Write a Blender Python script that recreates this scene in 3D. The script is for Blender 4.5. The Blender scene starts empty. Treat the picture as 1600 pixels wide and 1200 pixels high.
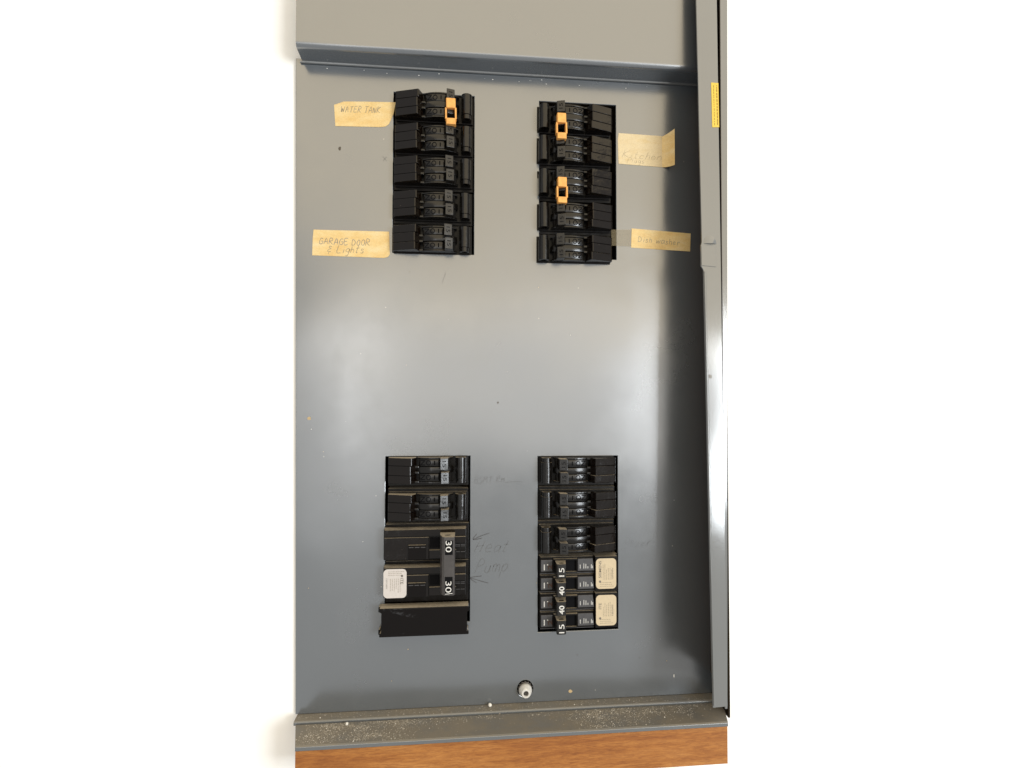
import bpy, bmesh, math, random
from mathutils import Matrix, Vector
random.seed(7)
S = bpy.context.scene
COL = S.collection
MM = 0.001

# ------------------------------------------------------------------ camera
cam = bpy.data.cameras.new('camera')
camo = bpy.data.objects.new('camera', cam); COL.objects.link(camo)
cam.sensor_width = 36.0
cam.lens = 866.0 * 36.0 / 1600.0
cam.clip_start = 0.01; cam.clip_end = 50
camo.matrix_world = Matrix(((0.99532, -0.00413, -0.09651, 0.0),
                            (-0.09658, -0.02651, -0.99497, -0.424),
                            (0.00155, 0.99964, -0.02678, 0.0),
                            (0, 0, 0, 1)))
S.camera = camo
# ------------------------------------------------------------------ light
W = bpy.data.worlds.new('World'); S.world = W; W.use_nodes = True
bg = W.node_tree.nodes['Background']
bg.inputs['Color'].default_value = (0.98, 0.975, 0.955, 1)
bg.inputs['Strength'].default_value = 0.68

def area(name, loc, target, sx, sy, radiance, color):
    l = bpy.data.lights.new(name, 'AREA'); l.shape = 'RECTANGLE'; l.size = sx; l.size_y = sy
    l.energy = radiance * math.pi * sx * sy; l.color = color
    o = bpy.data.objects.new(name, l); COL.objects.link(o)
    o.location = loc
    d = Vector(target) - Vector(loc)
    o.rotation_euler = d.to_track_quat('-Z', 'Y').to_euler()
    return o
# warm room lamp overhead, bright window to the right, softer one to the left
area('ceiling_light', (1.0, -4.4, 1.75), (1.0, -4.0, 0.0), 5.6, 7.4, 1.42, (1.0, 0.79, 0.45))
area('rear_fill_light', (0.85, -3.6, 0.15), (0.85, 0.0, 0.15), 3.8, 1.14, 1.45, (1.0, 0.97, 0.92))  # added broad fill, no known window; brightens the reflection across mid panel
area('window_light', (1.36, -1.72, -0.02), (0.1, 0.0, -0.05), 0.72, 0.88, 19.0, (0.90, 0.955, 1.0))
area('side_light', (-0.41, -1.7, -0.12), (0.0, 0.0, 0.0), 0.16, 0.8, 2.3, (0.97, 0.99, 1.0))

S.view_settings.view_transform = 'Standard'
S.view_settings.look = 'None'
S.view_settings.exposure = -0.28
S.view_settings.gamma = 1.0
S.render.engine = 'CYCLES'
S.render.resolution_x = 1024; S.render.resolution_y = 768

# ------------------------------------------------------------------ materials
def mat(name):
    m = bpy.data.materials.new(name); m.use_nodes = True
    nt = m.node_tree
    return m, nt, nt.nodes['Principled BSDF']
def N(nt, t, **kw):
    n = nt.nodes.new(t)
    for k, v in kw.items():
        if k in n.inputs: n.inputs[k].default_value = v
        else: setattr(n, k, v)
    return n
def ramp(nt, src, stops):
    r = nt.nodes.new('ShaderNodeValToRGB')
    e = r.color_ramp.elements
    while len(e) < len(stops): e.new(0.5)
    for i, (p, c) in enumerate(stops):
        e[i].position = p; e[i].color = (*c, 1) if len(c) == 3 else c
    nt.links.new(src, r.inputs['Fac']); return r
def coords(nt, scale=(1, 1, 1), obj=False):
    if obj:
        t = nt.nodes.new('ShaderNodeTexCoord'); src = t.outputs['Object']
    else:
        t = nt.nodes.new('ShaderNodeNewGeometry'); src = t.outputs['Position']
    m = nt.nodes.new('ShaderNodeMapping'); m.inputs['Scale'].default_value = scale
    nt.links.new(src, m.inputs['Vector']); return m.outputs['Vector']
def mixc(nt, fac, a, b):
    m = nt.nodes.new('ShaderNodeMix'); m.data_type = 'RGBA'
    for i, v in ((0, fac), (6, a), (7, b)):
        if isinstance(v, (int, float)): m.inputs[i].default_value = v
        elif isinstance(v, tuple): m.inputs[i].default_value = (*v, 1)
        else: nt.links.new(v, m.inputs[i])
    return m.outputs[2]
def mul(nt, a, b, op='MULTIPLY'):
    m = nt.nodes.new('ShaderNodeMath'); m.operation = op
    for i, v in enumerate((a, b)):
        if isinstance(v, (int, float)): m.inputs[i].default_value = v
        else: nt.links.new(v, m.inputs[i])
    return m.outputs[0]
def upmask(nt, lo, hi):
    g = nt.nodes.new('ShaderNodeNewGeometry'); s = nt.nodes.new('ShaderNodeSeparateXYZ')
    nt.links.new(g.outputs['Normal'], s.inputs[0])
    r = nt.nodes.new('ShaderNodeMapRange'); nt.links.new(s.outputs['Z'], r.inputs['Value'])
    r.inputs['From Min'].default_value = lo; r.inputs['From Max'].default_value = hi
    return r.outputs[0]

def paint(name, base, ior, rough, dusty=0.0, dust_col=(0.20, 0.165, 0.12)):
    m, nt, p = mat(name)
    v = coords(nt, (1, 1, 1))
    n1 = N(nt, 'ShaderNodeTexNoise', Scale=10.0, Detail=7.0, Roughness=0.65); nt.links.new(v, n1.inputs['Vector'])
    n2 = N(nt, 'ShaderNodeTexNoise', Scale=900.0, Detail=2.0); nt.links.new(v, n2.inputs['Vector'])
    vo = N(nt, 'ShaderNodeTexVoronoi', Scale=75.0); nt.links.new(v, vo.inputs['Vector'])
    sp = ramp(nt, vo.outputs['Distance'], [(0.0, (1, 1, 1)), (0.030, (1, 1, 1)), (0.045, (0, 0, 0))])
    nm = ramp(nt, vo.outputs['Color'], [(0.0, (0, 0, 0)), (0.80, (0, 0, 0)), (0.86, (1, 1, 1))])
    speck = mul(nt, sp.outputs[0], nm.outputs[0])
    b2 = tuple(c * 0.8 for c in base)
    c = mixc(nt, n1.outputs['Fac'], base, b2)
    c = mixc(nt, mul(nt, speck, 0.45), c, (0.42, 0.40, 0.36))
    r0 = ramp(nt, n1.outputs['Fac'], [(0.32, (rough * 0.78,) * 3), (0.68, (rough * 1.4,) * 3)])
    rr = r0.outputs[0]
    if dusty > 0:
        up = upmask(nt, 0.55, 0.9)
        n3 = N(nt, 'ShaderNodeTexNoise', Scale=45.0, Detail=6.0, Roughness=0.65); nt.links.new(v, n3.inputs['Vector'])
        dm = ramp(nt, n3.outputs['Fac'], [(0.38, (dusty * 0.55,) * 3), (0.58, (dusty,) * 3)])
        f = mul(nt, up, dm.outputs[0])
        c = mixc(nt, f, c, dust_col)
        rr = mixc(nt, f, rr, (0.9, 0.9, 0.9))
        fi = nt.nodes.new('ShaderNodeMapRange'); nt.links.new(f, fi.inputs['Value'])
        fi.inputs['To Min'].default_value = ior; fi.inputs['To Max'].default_value = 1.25
        nt.links.new(fi.outputs[0], p.inputs['IOR'])
    else:
        p.inputs['IOR'].default_value = ior
    nt.links.new(c, p.inputs['Base Color']); nt.links.new(rr, p.inputs['Roughness'])
    bp = N(nt, 'ShaderNodeBump', Strength=0.05, Distance=0.0004); nt.links.new(n2.outputs['Fac'], bp.inputs['Height'])
    n4 = N(nt, 'ShaderNodeTexNoise', Scale=7.0, Detail=1.0); nt.links.new(v, n4.inputs['Vector'])
    bp2 = N(nt, 'ShaderNodeBump', Strength=0.6, Distance=0.0055); nt.links.new(n4.outputs['Fac'], bp2.inputs['Height'])
    nt.links.new(bp.outputs[0], bp2.inputs['Normal'])
    nt.links.new(bp2.outputs[0], p.inputs['Normal'])
    return m

def plastic(name, base, rough, ior=1.5, dust=0.0, lo=0.8, dust_col=(0.44, 0.38, 0.29)):
    m, nt, p = mat(name)
    v = coords(nt)
    n1 = N(nt, 'ShaderNodeTexNoise', Scale=160.0, Detail=4.0, Roughness=0.6); nt.links.new(v, n1.inputs['Vector'])
    c = mixc(nt, n1.outputs['Fac'], tuple(x * 0.75 for x in base), tuple(x * 1.3 for x in base))
    rr = ramp(nt, n1.outputs['Fac'], [(0.3, (rough * 0.8,) * 3), (0.7, (rough * 1.3,) * 3)]).outputs[0]
    vo = N(nt, 'ShaderNodeTexVoronoi', Scale=420.0); nt.links.new(v, vo.inputs['Vector'])
    sp = ramp(nt, vo.outputs['Distance'], [(0.0, (1, 1, 1)), (0.07, (1, 1, 1)), (0.12, (0, 0, 0))])
    nm = ramp(nt, vo.outputs['Color'], [(0.0, (0, 0, 0)), (0.86, (0, 0, 0)), (0.9, (1, 1, 1))])
    c = mixc(nt, mul(nt, mul(nt, sp.outputs[0], nm.outputs[0]), 0.35), c, (0.25, 0.21, 0.16))
    if dust > 0:
        up = upmask(nt, lo, 0.95)
        n3 = N(nt, 'ShaderNodeTexNoise', Scale=380.0, Detail=5.0, Roughness=0.7); nt.links.new(v, n3.inputs['Vector'])
        dm = ramp(nt, n3.outputs['Fac'], [(0.25, (dust * 0.6,) * 3), (0.55, (dust,) * 3)])
        f = mul(nt, up, dm.outputs[0])
        c = mixc(nt, f, c, dust_col); rr = mixc(nt, f, rr, (0.9, 0.9, 0.9))
    nt.links.new(c, p.inputs['Base Color']); nt.links.new(rr, p.inputs['Roughness'])
    p.inputs['IOR'].default_value = ior
    nb = N(nt, 'ShaderNodeTexNoise', Scale=110.0, Detail=3.0); nt.links.new(v, nb.inputs['Vector'])
    bp = N(nt, 'ShaderNodeBump', Strength=0.5, Distance=0.0006); nt.links.new(nb.outputs['Fac'], bp.inputs['Height'])
    nt.links.new(bp.outputs[0], p.inputs['Normal'])
    return m

def simple(name, base, rough=0.5, ior=1.45, metal=0.0, var=0.0, scale=200.0):
    m, nt, p = mat(name)
    p.inputs['Roughness'].default_value = rough; p.inputs['IOR'].default_value = ior; p.inputs['Metallic'].default_value = metal
    if var:
        v = coords(nt)
        n = N(nt, 'ShaderNodeTexNoise', Scale=scale, Detail=5.0, Roughness=0.65); nt.links.new(v, n.inputs['Vector'])
        r = ramp(nt, n.outputs['Fac'], [(0.3, tuple(x * (1 - var) for x in base)), (0.7, tuple(min(1, x * (1 + var)) for x in base))])
        nt.links.new(r.outputs[0], p.inputs['Base Color'])
    else:
        p.inputs['Base Color'].default_value = (*base, 1)
    return m

M = {}
M['paint'] = paint('grey_enamel', (0.092, 0.104, 0.116), 2.65, 0.21)
M['paint_dusty'] = paint('grey_enamel_dusty', (0.10, 0.107, 0.112), 2.1, 0.25, dusty=0.85, dust_col=(0.235, 0.205, 0.16))
M['paint_trim'] = paint('grey_enamel_trim', (0.165, 0.17, 0.17), 2.05, 0.13)
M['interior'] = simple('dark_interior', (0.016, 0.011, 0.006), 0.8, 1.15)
M['shade_brown'] = simple('shade_brown_backing', (0.095, 0.050, 0.018), 0.75, 1.2, var=0.3, scale=120)  # brown chosen so the deadfront mirrors a dark, warm shade beside the trim
M['black'] = plastic('black_phenolic', (0.0045, 0.0026, 0.0016), 0.12, 1.46, dust=0.95)
M['black_clean'] = plastic('black_phenolic_clean', (0.0045, 0.0026, 0.0016), 0.12, 1.46)
M['cam_clean'] = plastic('polished_black_clean', (0.004, 0.0032, 0.0026), 0.2, 1.5)
M['handle'] = plastic('worn_grey_handle', (0.055, 0.050, 0.049), 0.33, 1.5, dust=0.9)
M['black_base'] = plastic('black_phenolic_base', (0.0035, 0.0024, 0.0017), 0.36, 1.3, dust=0.8)
M['gloss'] = plastic('gloss_black', (0.003, 0.0018, 0.0014), 0.07, 1.34, dust=0.9)
M['cam'] = plastic('polished_black', (0.004, 0.0032, 0.0026), 0.2, 1.5, dust=0.5)
M['toggle'] = plastic('toggle_black', (0.010, 0.009, 0.008), 0.26, 1.55, dust=0.9)
M['plate'] = plastic('grey_worn_plastic', (0.040, 0.038, 0.040), 0.45, 1.6)
M['ink_and_shade'] = simple('black_ink_and_shade', (0.004, 0.004, 0.005), 0.8, 1.2)  # lettering ink, also the black that paints shade into slots
M['white'] = simple('white_paint', (0.64, 0.63, 0.60), 0.6, var=0.22, scale=700)
M['brown'] = simple('brown_mark', (0.06, 0.022, 0.008), 0.6)
M['orange'] = simple('orange_plastic', (0.78, 0.38, 0.10), 0.42, 1.4, var=0.18, scale=300)
M['steel'] = simple('zinc_screw', (0.80, 0.78, 0.74), 0.3, metal=0.35, var=0.12, scale=700)
M['washer'] = simple('dark_steel', (0.10, 0.09, 0.08), 0.4, metal=0.8, var=0.3, scale=900)
M['pencil'] = simple('graphite', (0.055, 0.054, 0.057), 0.45, 1.6, var=0.5, scale=900)
M['pencil_faint'] = simple('graphite_faint', (0.066, 0.067, 0.070), 0.40, 1.85, var=0.4, scale=900)
M['pencil_tape'] = simple('graphite_on_tape', (0.29, 0.235, 0.16), 0.7, var=0.5, scale=700)
M['pencil_pale'] = simple('pale_graphite', (0.38, 0.30, 0.19), 0.7, var=0.4, scale=700)
M['pen'] = simple('pale_blue_pencil', (0.20, 0.18, 0.17), 0.7, var=0.5, scale=700)
M['rub'] = simple('rubbed_paint', (0.155, 0.165, 0.172), 0.3, 2.1, var=0.3, scale=900)
M['sticker'] = simple('cream_sticker', (0.55, 0.45, 0.30), 0.6, var=0.05, scale=600)
M['sticker_white'] = simple('white_sticker', (0.55, 0.51, 0.48), 0.6, var=0.05, scale=600)
M['print'] = simple('grey_print', (0.16, 0.14, 0.12), 0.7, var=0.4, scale=1500)
M['print_pale'] = simple('pale_print', (0.24, 0.20, 0.15), 0.7, var=0.4, scale=1500)
M['yellow'] = simple('yellow_sticker', (0.72, 0.50, 0.07), 0.5, var=0.08, scale=400)
M['yprint'] = simple('yellow_print', (0.30, 0.18, 0.02), 0.6)
M['wall'] = simple('white_wall', (0.92, 0.92, 0.91), 0.8, 1.3, var=0.015, scale=60)
M['pellet'] = simple('white_pellet', (0.75, 0.72, 0.66), 0.5)
M['ochip'] = simple('tan_chip', (0.46, 0.34, 0.18), 0.7, var=0.3)

def tape_mat(name, a, b, edge):
    m, nt, p = mat(name)
    v = coords(nt, (1, 1, 2.2))
    n = N(nt, 'ShaderNodeTexNoise', Scale=70.0, Detail=7.0, Roughness=0.65); nt.links.new(v, n.inputs['Vector'])
    r = ramp(nt, n.outputs['Fac'], [(0.30, a), (0.52, b), (0.72, edge)])
    n2 = N(nt, 'ShaderNodeTexNoise', Scale=900.0, Detail=3.0); nt.links.new(v, n2.inputs['Vector'])
    c = mixc(nt, 0.18, r.outputs[0], n2.outputs['Color'])
    mm = nt.nodes.new('ShaderNodeMix'); mm.data_type = 'RGBA'; mm.blend_type = 'MULTIPLY'; mm.inputs[0].default_value = 0.35
    nt.links.new(r.outputs[0], mm.inputs[6]); nt.links.new(n2.outputs['Fac'], mm.inputs[7])
    nt.links.new(mm.outputs[2], p.inputs['Base Color'])
    p.inputs['Roughness'].default_value = 0.5; p.inputs['IOR'].default_value = 1.35
    bp = N(nt, 'ShaderNodeBump', Strength=0.5, Distance=0.0004)
    vc = coords(nt, (1.0, 1.0, 0.16)); n5 = N(nt, 'ShaderNodeTexNoise', Scale=1100.0, Detail=3.0); nt.links.new(vc, n5.inputs['Vector'])
    nt.links.new(mul(nt, n.outputs['Fac'], n5.outputs['Fac'], 'ADD'), bp.inputs['Height'])
    nt.links.new(bp.outputs[0], p.inputs['Normal'])
    return m
M['tape'] = tape_mat('masking_tape', (0.80, 0.53, 0.20), (0.86, 0.63, 0.29), (0.90, 0.71, 0.40))
M['tape_pale'] = tape_mat('pale_masking_tape', (0.76, 0.59, 0.33), (0.81, 0.66, 0.41), (0.76, 0.57, 0.28))

m, nt, p = mat('clear_tape')
p.inputs['Base Color'].default_value = (0.42, 0.34, 0.20, 1); p.inputs['Roughness'].default_value = 0.25
p.inputs['Alpha'].default_value = 0.14
M['clear'] = m

m, nt, p = mat('orange_wood')
v = coords(nt, (1.0, 1.0, 9.0))
wv = N(nt, 'ShaderNodeTexNoise', Scale=16.0, Detail=8.0, Roughness=0.62, Distortion=0.6); nt.links.new(v, wv.inputs['Vector'])
v2 = coords(nt, (9.0, 9.0, 110.0))
fg = N(nt, 'ShaderNodeTexNoise', Scale=14.0, Detail=5.0, Roughness=0.7, Distortion=0.8); nt.links.new(v2, fg.inputs['Vector'])
r1 = ramp(nt, wv.outputs['Fac'], [(0.28, (0.25, 0.080, 0.012)), (0.5, (0.36, 0.137, 0.025)), (0.72, (0.46, 0.20, 0.048))])
r2 = ramp(nt, fg.outputs['Fac'], [(0.38, (0.60, 0.50, 0.42)), (0.58, (1, 1, 1))])
mm = nt.nodes.new('ShaderNodeMix'); mm.data_type = 'RGBA'; mm.blend_type = 'MULTIPLY'; mm.inputs[0].default_value = 0.85
nt.links.new(r1.outputs[0], mm.inputs[6]); nt.links.new(r2.outputs[0], mm.inputs[7])
nt.links.new(mm.outputs[2], p.inputs['Base Color']); p.inputs['Roughness'].default_value = 0.45
bp = N(nt, 'ShaderNodeBump', Strength=0.25, Distance=0.0003); nt.links.new(fg.outputs['Fac'], bp.inputs['Height'])
nt.links.new(bp.outputs[0], p.inputs['Normal'])
M['wood'] = m

m, nt, p = mat('dust_grain')
g = nt.nodes.new('ShaderNodeNewGeometry')
r = ramp(nt, g.outputs['Random Per Island'], [(0.0, (0.18, 0.155, 0.125)), (0.5, (0.36, 0.32, 0.26)), (0.85, (0.55, 0.50, 0.42)), (1.0, (0.8, 0.77, 0.7))])
nt.links.new(r.outputs[0], p.inputs['Base Color']); p.inputs['Roughness'].default_value = 0.8
M['grain'] = m

# ------------------------------------------------------------------ mesh helpers (mm; x right, z up, h towards the viewer)
class MB:
    def __init__(s): s.v = []; s.f = []
    def add(s, vs, fs):
        b = len(s.v); s.v += vs; s.f += [tuple(i + b for i in f) for f in fs]
        return s
    def box(s, x0, x1, z0, z1, h0, h1):
        return s.ph([(x0, z0), (x1, z0), (x1, z1), (x0, z1)], h0, h1)
    def ph(s, poly, h0, h1):                     # outline in (x, z), thickness along h
        n = len(poly)
        vs = [(x, z, h0) for x, z in poly] + [(x, z, h1) for x, z in poly]
        return s.add(vs, [tuple(range(n)), tuple(range(n, 2 * n))] + [(i, (i + 1) % n, (i + 1) % n + n, i + n) for i in range(n)])
    def pz(s, prof, z0, z1):                     # profile in (x, h), run along z
        n = len(prof)
        vs = [(x, z0, h) for x, h in prof] + [(x, z1, h) for x, h in prof]
        return s.add(vs, [tuple(range(n)), tuple(range(n, 2 * n))] + [(i, (i + 1) % n, (i + 1) % n + n, i + n) for i in range(n)])
    def px(s, prof, x0, x1):                     # profile in (h, z), run along x
        n = len(prof)
        vs = [(x0, z, h) for h, z in prof] + [(x1, z, h) for h, z in prof]
        return s.add(vs, [tuple(range(n)), tuple(range(n, 2 * n))] + [(i, (i + 1) % n, (i + 1) % n + n, i + n) for i in range(n)])
    def tube_z(s, outer, inner, z0, z1):         # hollow run along z between two loops of equal length
        n = len(outer)
        vs = []
        for z in (z0, z1):
            vs += [(x, z, h) for x, h in outer] + [(x, z, h) for x, h in inner]
        fs = []
        for i in range(n):
            j = (i + 1) % n
            fs += [(i, j, j + 2 * n, i + 2 * n), (i + n, j + n, j + 3 * n, i + 3 * n), (i, j, j + n, i + n), (i + 2 * n, j + 2 * n, j + 3 * n, i + 3 * n)]
        return s.add(vs, fs)
    def map(s, fn):
        s.v = [fn(*q) for q in s.v]; return s
    def build(s, name, m, parent=None, bevel=0.0, seg=2, smooth=False, origin=(0, 0, 0), recalc=True):
        me = bpy.data.meshes.new(name)
        bm = bmesh.new()
        ox, oz, oh = origin
        vv = [bm.verts.new(((x - ox) * MM, -(h - oh) * MM, (z - oz) * MM)) for x, z, h in s.v]
        for f in s.f:
            try: bm.faces.new([vv[i] for i in f])
            except ValueError: pass
        if recalc: bmesh.ops.recalc_face_normals(bm, faces=bm.faces)
        if bevel:
            es = [e for e in bm.edges if len(e.link_faces) == 2 and e.calc_face_angle(0) > 0.5]
            bmesh.ops.bevel(bm, geom=es, offset=bevel * MM, segments=seg, affect='EDGES', profile=0.5, clamp_overlap=True)
        bm.to_mesh(me); bm.free()
        if smooth:
            for q in me.polygons: q.use_smooth = True
            try: me.set_sharp_from_angle(angle=math.radians(38))
            except Exception: pass
        me.materials.append(M[m])
        o = bpy.data.objects.new(name, me); COL.objects.link(o)
        if parent: o.parent = parent
        o.location = (ox * MM, -oh * MM, oz * MM)
        return o

def tag(o, label=None, cat=None, group=None, kind=None):
    for k, v in (('label', label), ('category', cat), ('group', group), ('kind', kind)):
        if v: o[k] = v
    return o
def empty(name, x, z, h=0, ry=0.0):
    o = bpy.data.objects.new(name, None); COL.objects.link(o)
    o.empty_display_size = 0.01
    o.location = (x * MM, -h * MM, z * MM); o.rotation_euler = (0, ry, 0)
    return o
def copy_tree(o, parent=None):
    c = o.copy(); COL.objects.link(c); c.parent = parent
    for ch in [k for k in bpy.data.objects if k.parent == o]: copy_tree(ch, c)
    return c
def arc(cx, ch, r, a0, a1, n, ry=None):
    ry = ry or r
    return [(cx + r * math.cos(math.radians(a0 + (a1 - a0) * i / n)), ch + ry * math.sin(math.radians(a0 + (a1 - a0) * i / n))) for i in range(n + 1)]
def rrect(x0, x1, z0, z1, r, n=6):
    p = []
    for cx, cz, a in ((x1 - r, z1 - r, 0), (x0 + r, z1 - r, 90), (x0 + r, z0 + r, 180), (x1 - r, z0 + r, 270)):
        p += arc(cx, cz, r, a, a + 90, n)
    return p

# printed lettering: built-in font turned to flat mesh
_tc = {}
def glyph(txt, bold=0.0):
    k = (txt, bold)
    if k not in _tc:
        c = bpy.data.curves.new('t', 'FONT'); c.body = txt; c.offset = bold; c.resolution_u = 4
        o = bpy.data.objects.new('t', c); COL.objects.link(o)
        dg = bpy.context.evaluated_depsgraph_get()
        me = bpy.data.meshes.new_from_object(o.evaluated_get(dg))
        vs = [(q.co.x, q.co.y) for q in me.vertices]; fs = [tuple(q.vertices) for q in me.polygons]
        bpy.data.objects.remove(o); bpy.data.curves.remove(c); bpy.data.meshes.remove(me)
        x0 = min(q[0] for q in vs); x1 = max(q[0] for q in vs); y0 = min(q[1] for q in vs); y1 = max(q[1] for q in vs)
        _tc[k] = ([(a - (x0 + x1) / 2, b - (y0 + y1) / 2) for a, b in vs], fs, x1 - x0, y1 - y0)
    return _tc[k]
def lettering(mb, txt, cx, cz, h, width, height, rot, bold=0.0, hf=None):
    vs, fs, w, hh = glyph(txt, bold)
    ca, sa = math.cos(math.radians(rot)), math.sin(math.radians(rot))
    out = []
    for a, b in vs:
        a *= width / w; b *= height / hh
        x = cx + a * ca - b * sa; z = cz + a * sa + b * ca
        out.append((x, z, hf(x) if hf else h))
    return mb.add(out, fs)

# handwriting: single-stroke letters swept as thin ribbons
G = {
 'A': [[(0, 0), (.3, 1), (.6, 0)], [(.1, .4), (.5, .42)]],
 'B': [[(0, 0), (.05, 1), (.4, .95), (.45, .7), (.1, .52), (.5, .4), (.5, .1), (0, 0)]],
 'C': [[(.55, .85), (.3, 1), (.05, .6), (.1, .15), (.35, 0), (.6, .15)]],
 'D': [[(.05, 0), (.05, 1), (.4, .85), (.58, .5), (.4, .12), (.0, 0)]],
 'E': [[(.5, 1), (.05, .95), (.05, 0), (.55, .05)], [(.05, .5), (.42, .52)]],
 'F': [[(.5, 1), (.05, .95), (.05, 0)], [(.05, .5), (.42, .52)]],
 'G': [[(.55, .85), (.3, 1), (.05, .6), (.1, .15), (.35, 0), (.58, .2), (.55, .5), (.3, .48)]],
 'H': [[(.1, 1), (0, 0)], [(.55, 1), (.48, 0)], [(.05, .5), (.55, .55)]],
 'I': [[(.2, 1), (.15, 0)]],
 'K': [[(.05, 1), (0, 0)], [(.55, 1), (.05, .45), (.6, 0)]],
 'L': [[(.1, 1), (.02, .05), (.5, .0)]],
 'M': [[(0, 0), (.1, 1), (.35, .4), (.6, 1), (.7, 0)]],
 'N': [[(0, 0), (.08, 1), (.5, 0), (.58, 1)]],
 'O': [[(.3, 1), (.05, .7), (.08, .2), (.3, 0), (.52, .3), (.5, .8), (.3, 1)]],
 'P': [[(0, 0), (.1, 1), (.45, .95), (.5, .65), (.1, .45)]],
 'R': [[(0, 0), (.08, 1), (.45, .92), (.45, .62), (.1, .5), (.58, 0)]],
 'S': [[(.52, .9), (.25, 1), (.05, .75), (.45, .45), (.42, .1), (.15, 0), (0, .12)]],
 'T': [[(.0, .95), (.62, 1)], [(.32, 1), (.26, 0)]],
 'U': [[(.05, 1), (.05, .2), (.3, 0), (.5, .2), (.55, 1)]],
 'W': [[(0, 1), (.15, 0), (.33, .7), (.5, 0), (.68, 1)]],
 'a': [[(.42, .55), (.2, .6), (.03, .3), (.15, 0), (.38, .2), (.42, .55), (.45, 0)]],
 'c': [[(.42, .5), (.2, .6), (.03, .3), (.15, 0), (.42, .1)]],
 'e': [[(.05, .3), (.42, .38), (.25, .62), (.05, .4), (.12, .02), (.45, .1)]],
 'g': [[(.4, .55), (.15, .58), (.05, .25), (.35, .15), (.42, .55), (.38, -.3), (.1, -.35)]],
 'h': [[(.08, 1), (.02, 0)], [(.04, .4), (.25, .6), (.4, .4), (.4, 0)]],
 'i': [[(.12, .55), (.1, 0)], [(.14, .82), (.16, .8)]],
 'l': [[(.14, 1), (.08, 0)]],
 'm': [[(.02, .55), (.0, 0)], [(.02, .4), (.18, .6), (.28, .4), (.27, 0)], [(.28, .4), (.45, .6), (.56, .4), (.56, 0)]],
 'n': [[(.02, .55), (.0, 0)], [(.02, .4), (.22, .6), (.38, .4), (.4, 0)]],
 'o': [[(.22, .58), (.04, .3), (.2, 0), (.4, .25), (.22, .58)]],
 'p': [[(.05, .55), (0, -.4)], [(.03, .4), (.25, .6), (.42, .35), (.22, .05), (.03, .1)]],
 'r': [[(.05, .55), (.02, 0)], [(.03, .35), (.2, .58), (.38, .5)]],
 's': [[(.35, .5), (.15, .6), (.05, .42), (.35, .2), (.2, 0), (.02, .08)]],
 't': [[(.2, 1), (.15, .05), (.3, 0)], [(.0, .62), (.4, .66)]],
 'u': [[(.05, .55), (.08, .1), (.28, .0), (.4, .2), (.42, .55), (.45, 0)]],
 'w': [[(0, .55), (.12, 0), (.28, .45), (.42, 0), (.58, .55)]],
 'y': [[(.02, .55), (.2, .1)], [(.42, .55), (.1, -.4)]],
 '&': [[(.45, .85), (.15, .95), (.1, .7), (.38, .55), (.08, .4), (.12, .1), (.45, .15)], [(.22, 0), (.2, -.2)]],
 '.': [[(.05, .04), (.1, .0)]],
 '1': [[(.2, 1), (.15, 0)]],
 '5': [[(.5, 1), (.1, 1), (.08, .6), (.42, .5), (.4, .08), (.05, 0)]],
}
def smooth_line(pts, k=4):
    out = []
    n = len(pts)
    if n < 3: return pts
    for i in range(n - 1):
        p0 = pts[max(0, i - 1)]; p1 = pts[i]; p2 = pts[i + 1]; p3 = pts[min(n - 1, i + 2)]
        for j in range(k):
            t = j / k
            out.append(tuple(0.5 * (2 * p1[d] + (p2[d] - p0[d]) * t + (2 * p0[d] - 5 * p1[d] + 4 * p2[d] - p3[d]) * t * t + (3 * p1[d] - p0[d] - 3 * p2[d] + p3[d]) * t ** 3) for d in (0, 1)))
    out.append(pts[-1]); return out
def ribbon(mb, pts, width, h):
    pts = smooth_line(pts)
    L = []; R = []
    for i, (x, z) in enumerate(pts):
        a = pts[max(0, i - 1)]; b = pts[min(len(pts) - 1, i + 1)]
        dx, dz = b[0] - a[0], b[1] - a[1]; l = math.hypot(dx, dz) or 1
        w = width * 0.5 * random.uniform(0.65, 1.15)
        L.append((x - dz / l * w, z + dx / l * w, h)); R.append((x + dz / l * w, z - dx / l * w, h))
    n = len(pts)
    mb.add(L + R, [(i, i + 1, i + 1 + n, i + n) for i in range(n - 1)])
def write(mb, txt, x, z, size, h, width=0.4, dx=1.0, slope=0.0, slant=0.12):
    c, s = math.cos(slope), math.sin(slope)
    u = 0.0
    for ch in txt:
        if ch == ' ': u += size * 0.5 * dx; continue
        k = size * random.uniform(0.9, 1.1)
        wmax = max(q[0] for st in G[ch] for q in st)
        oz = random.uniform(-.05, .05) * size
        for st in G[ch]:
            pts = []
            for a, b in st:
                a += random.uniform(-.03, .03); b += random.uniform(-.03, .03)
                lx = u + (a * dx + slant * b) * k; lz = b * k + oz
                pts.append((x + lx * c - lz * s, z + lx * s + lz * c))
            ribbon(mb, pts, width, h)
        u += (wmax + 0.22) * size * dx
    return mb

# ------------------------------------------------------------------ the setting
wl = MB().box(-1500, 1500, -1300, 1400, -60, -3)
# the wall is pierced by the recess the panel box sits in
wl = MB()
for x0, x1, z0, z1 in ((-1500, -112, -1300, 1400), (201, 1500, -1300, 1400), (-112, 201, -1300, -236), (-112, 201, 330, 1400)):
    wl.box(x0, x1, z0, z1, -60, -3)
wall = wl.build('wall', 'wall'); tag(wall, kind='structure')

# ------------------------------------------------------------------ the electrical panel
panel = empty('electrical_panel', 40, -232)
tag(panel, 'grey enamelled steel electrical panel with black breakers in four openings', 'panel')
PO = (40, -232, 0)
def part(mb, name, m, parent=None, **kw):
    o = mb.build(name, m, None, origin=PO, **kw)
    o.location = (0, 0, 0); o.parent = parent or panel
    return o

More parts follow.
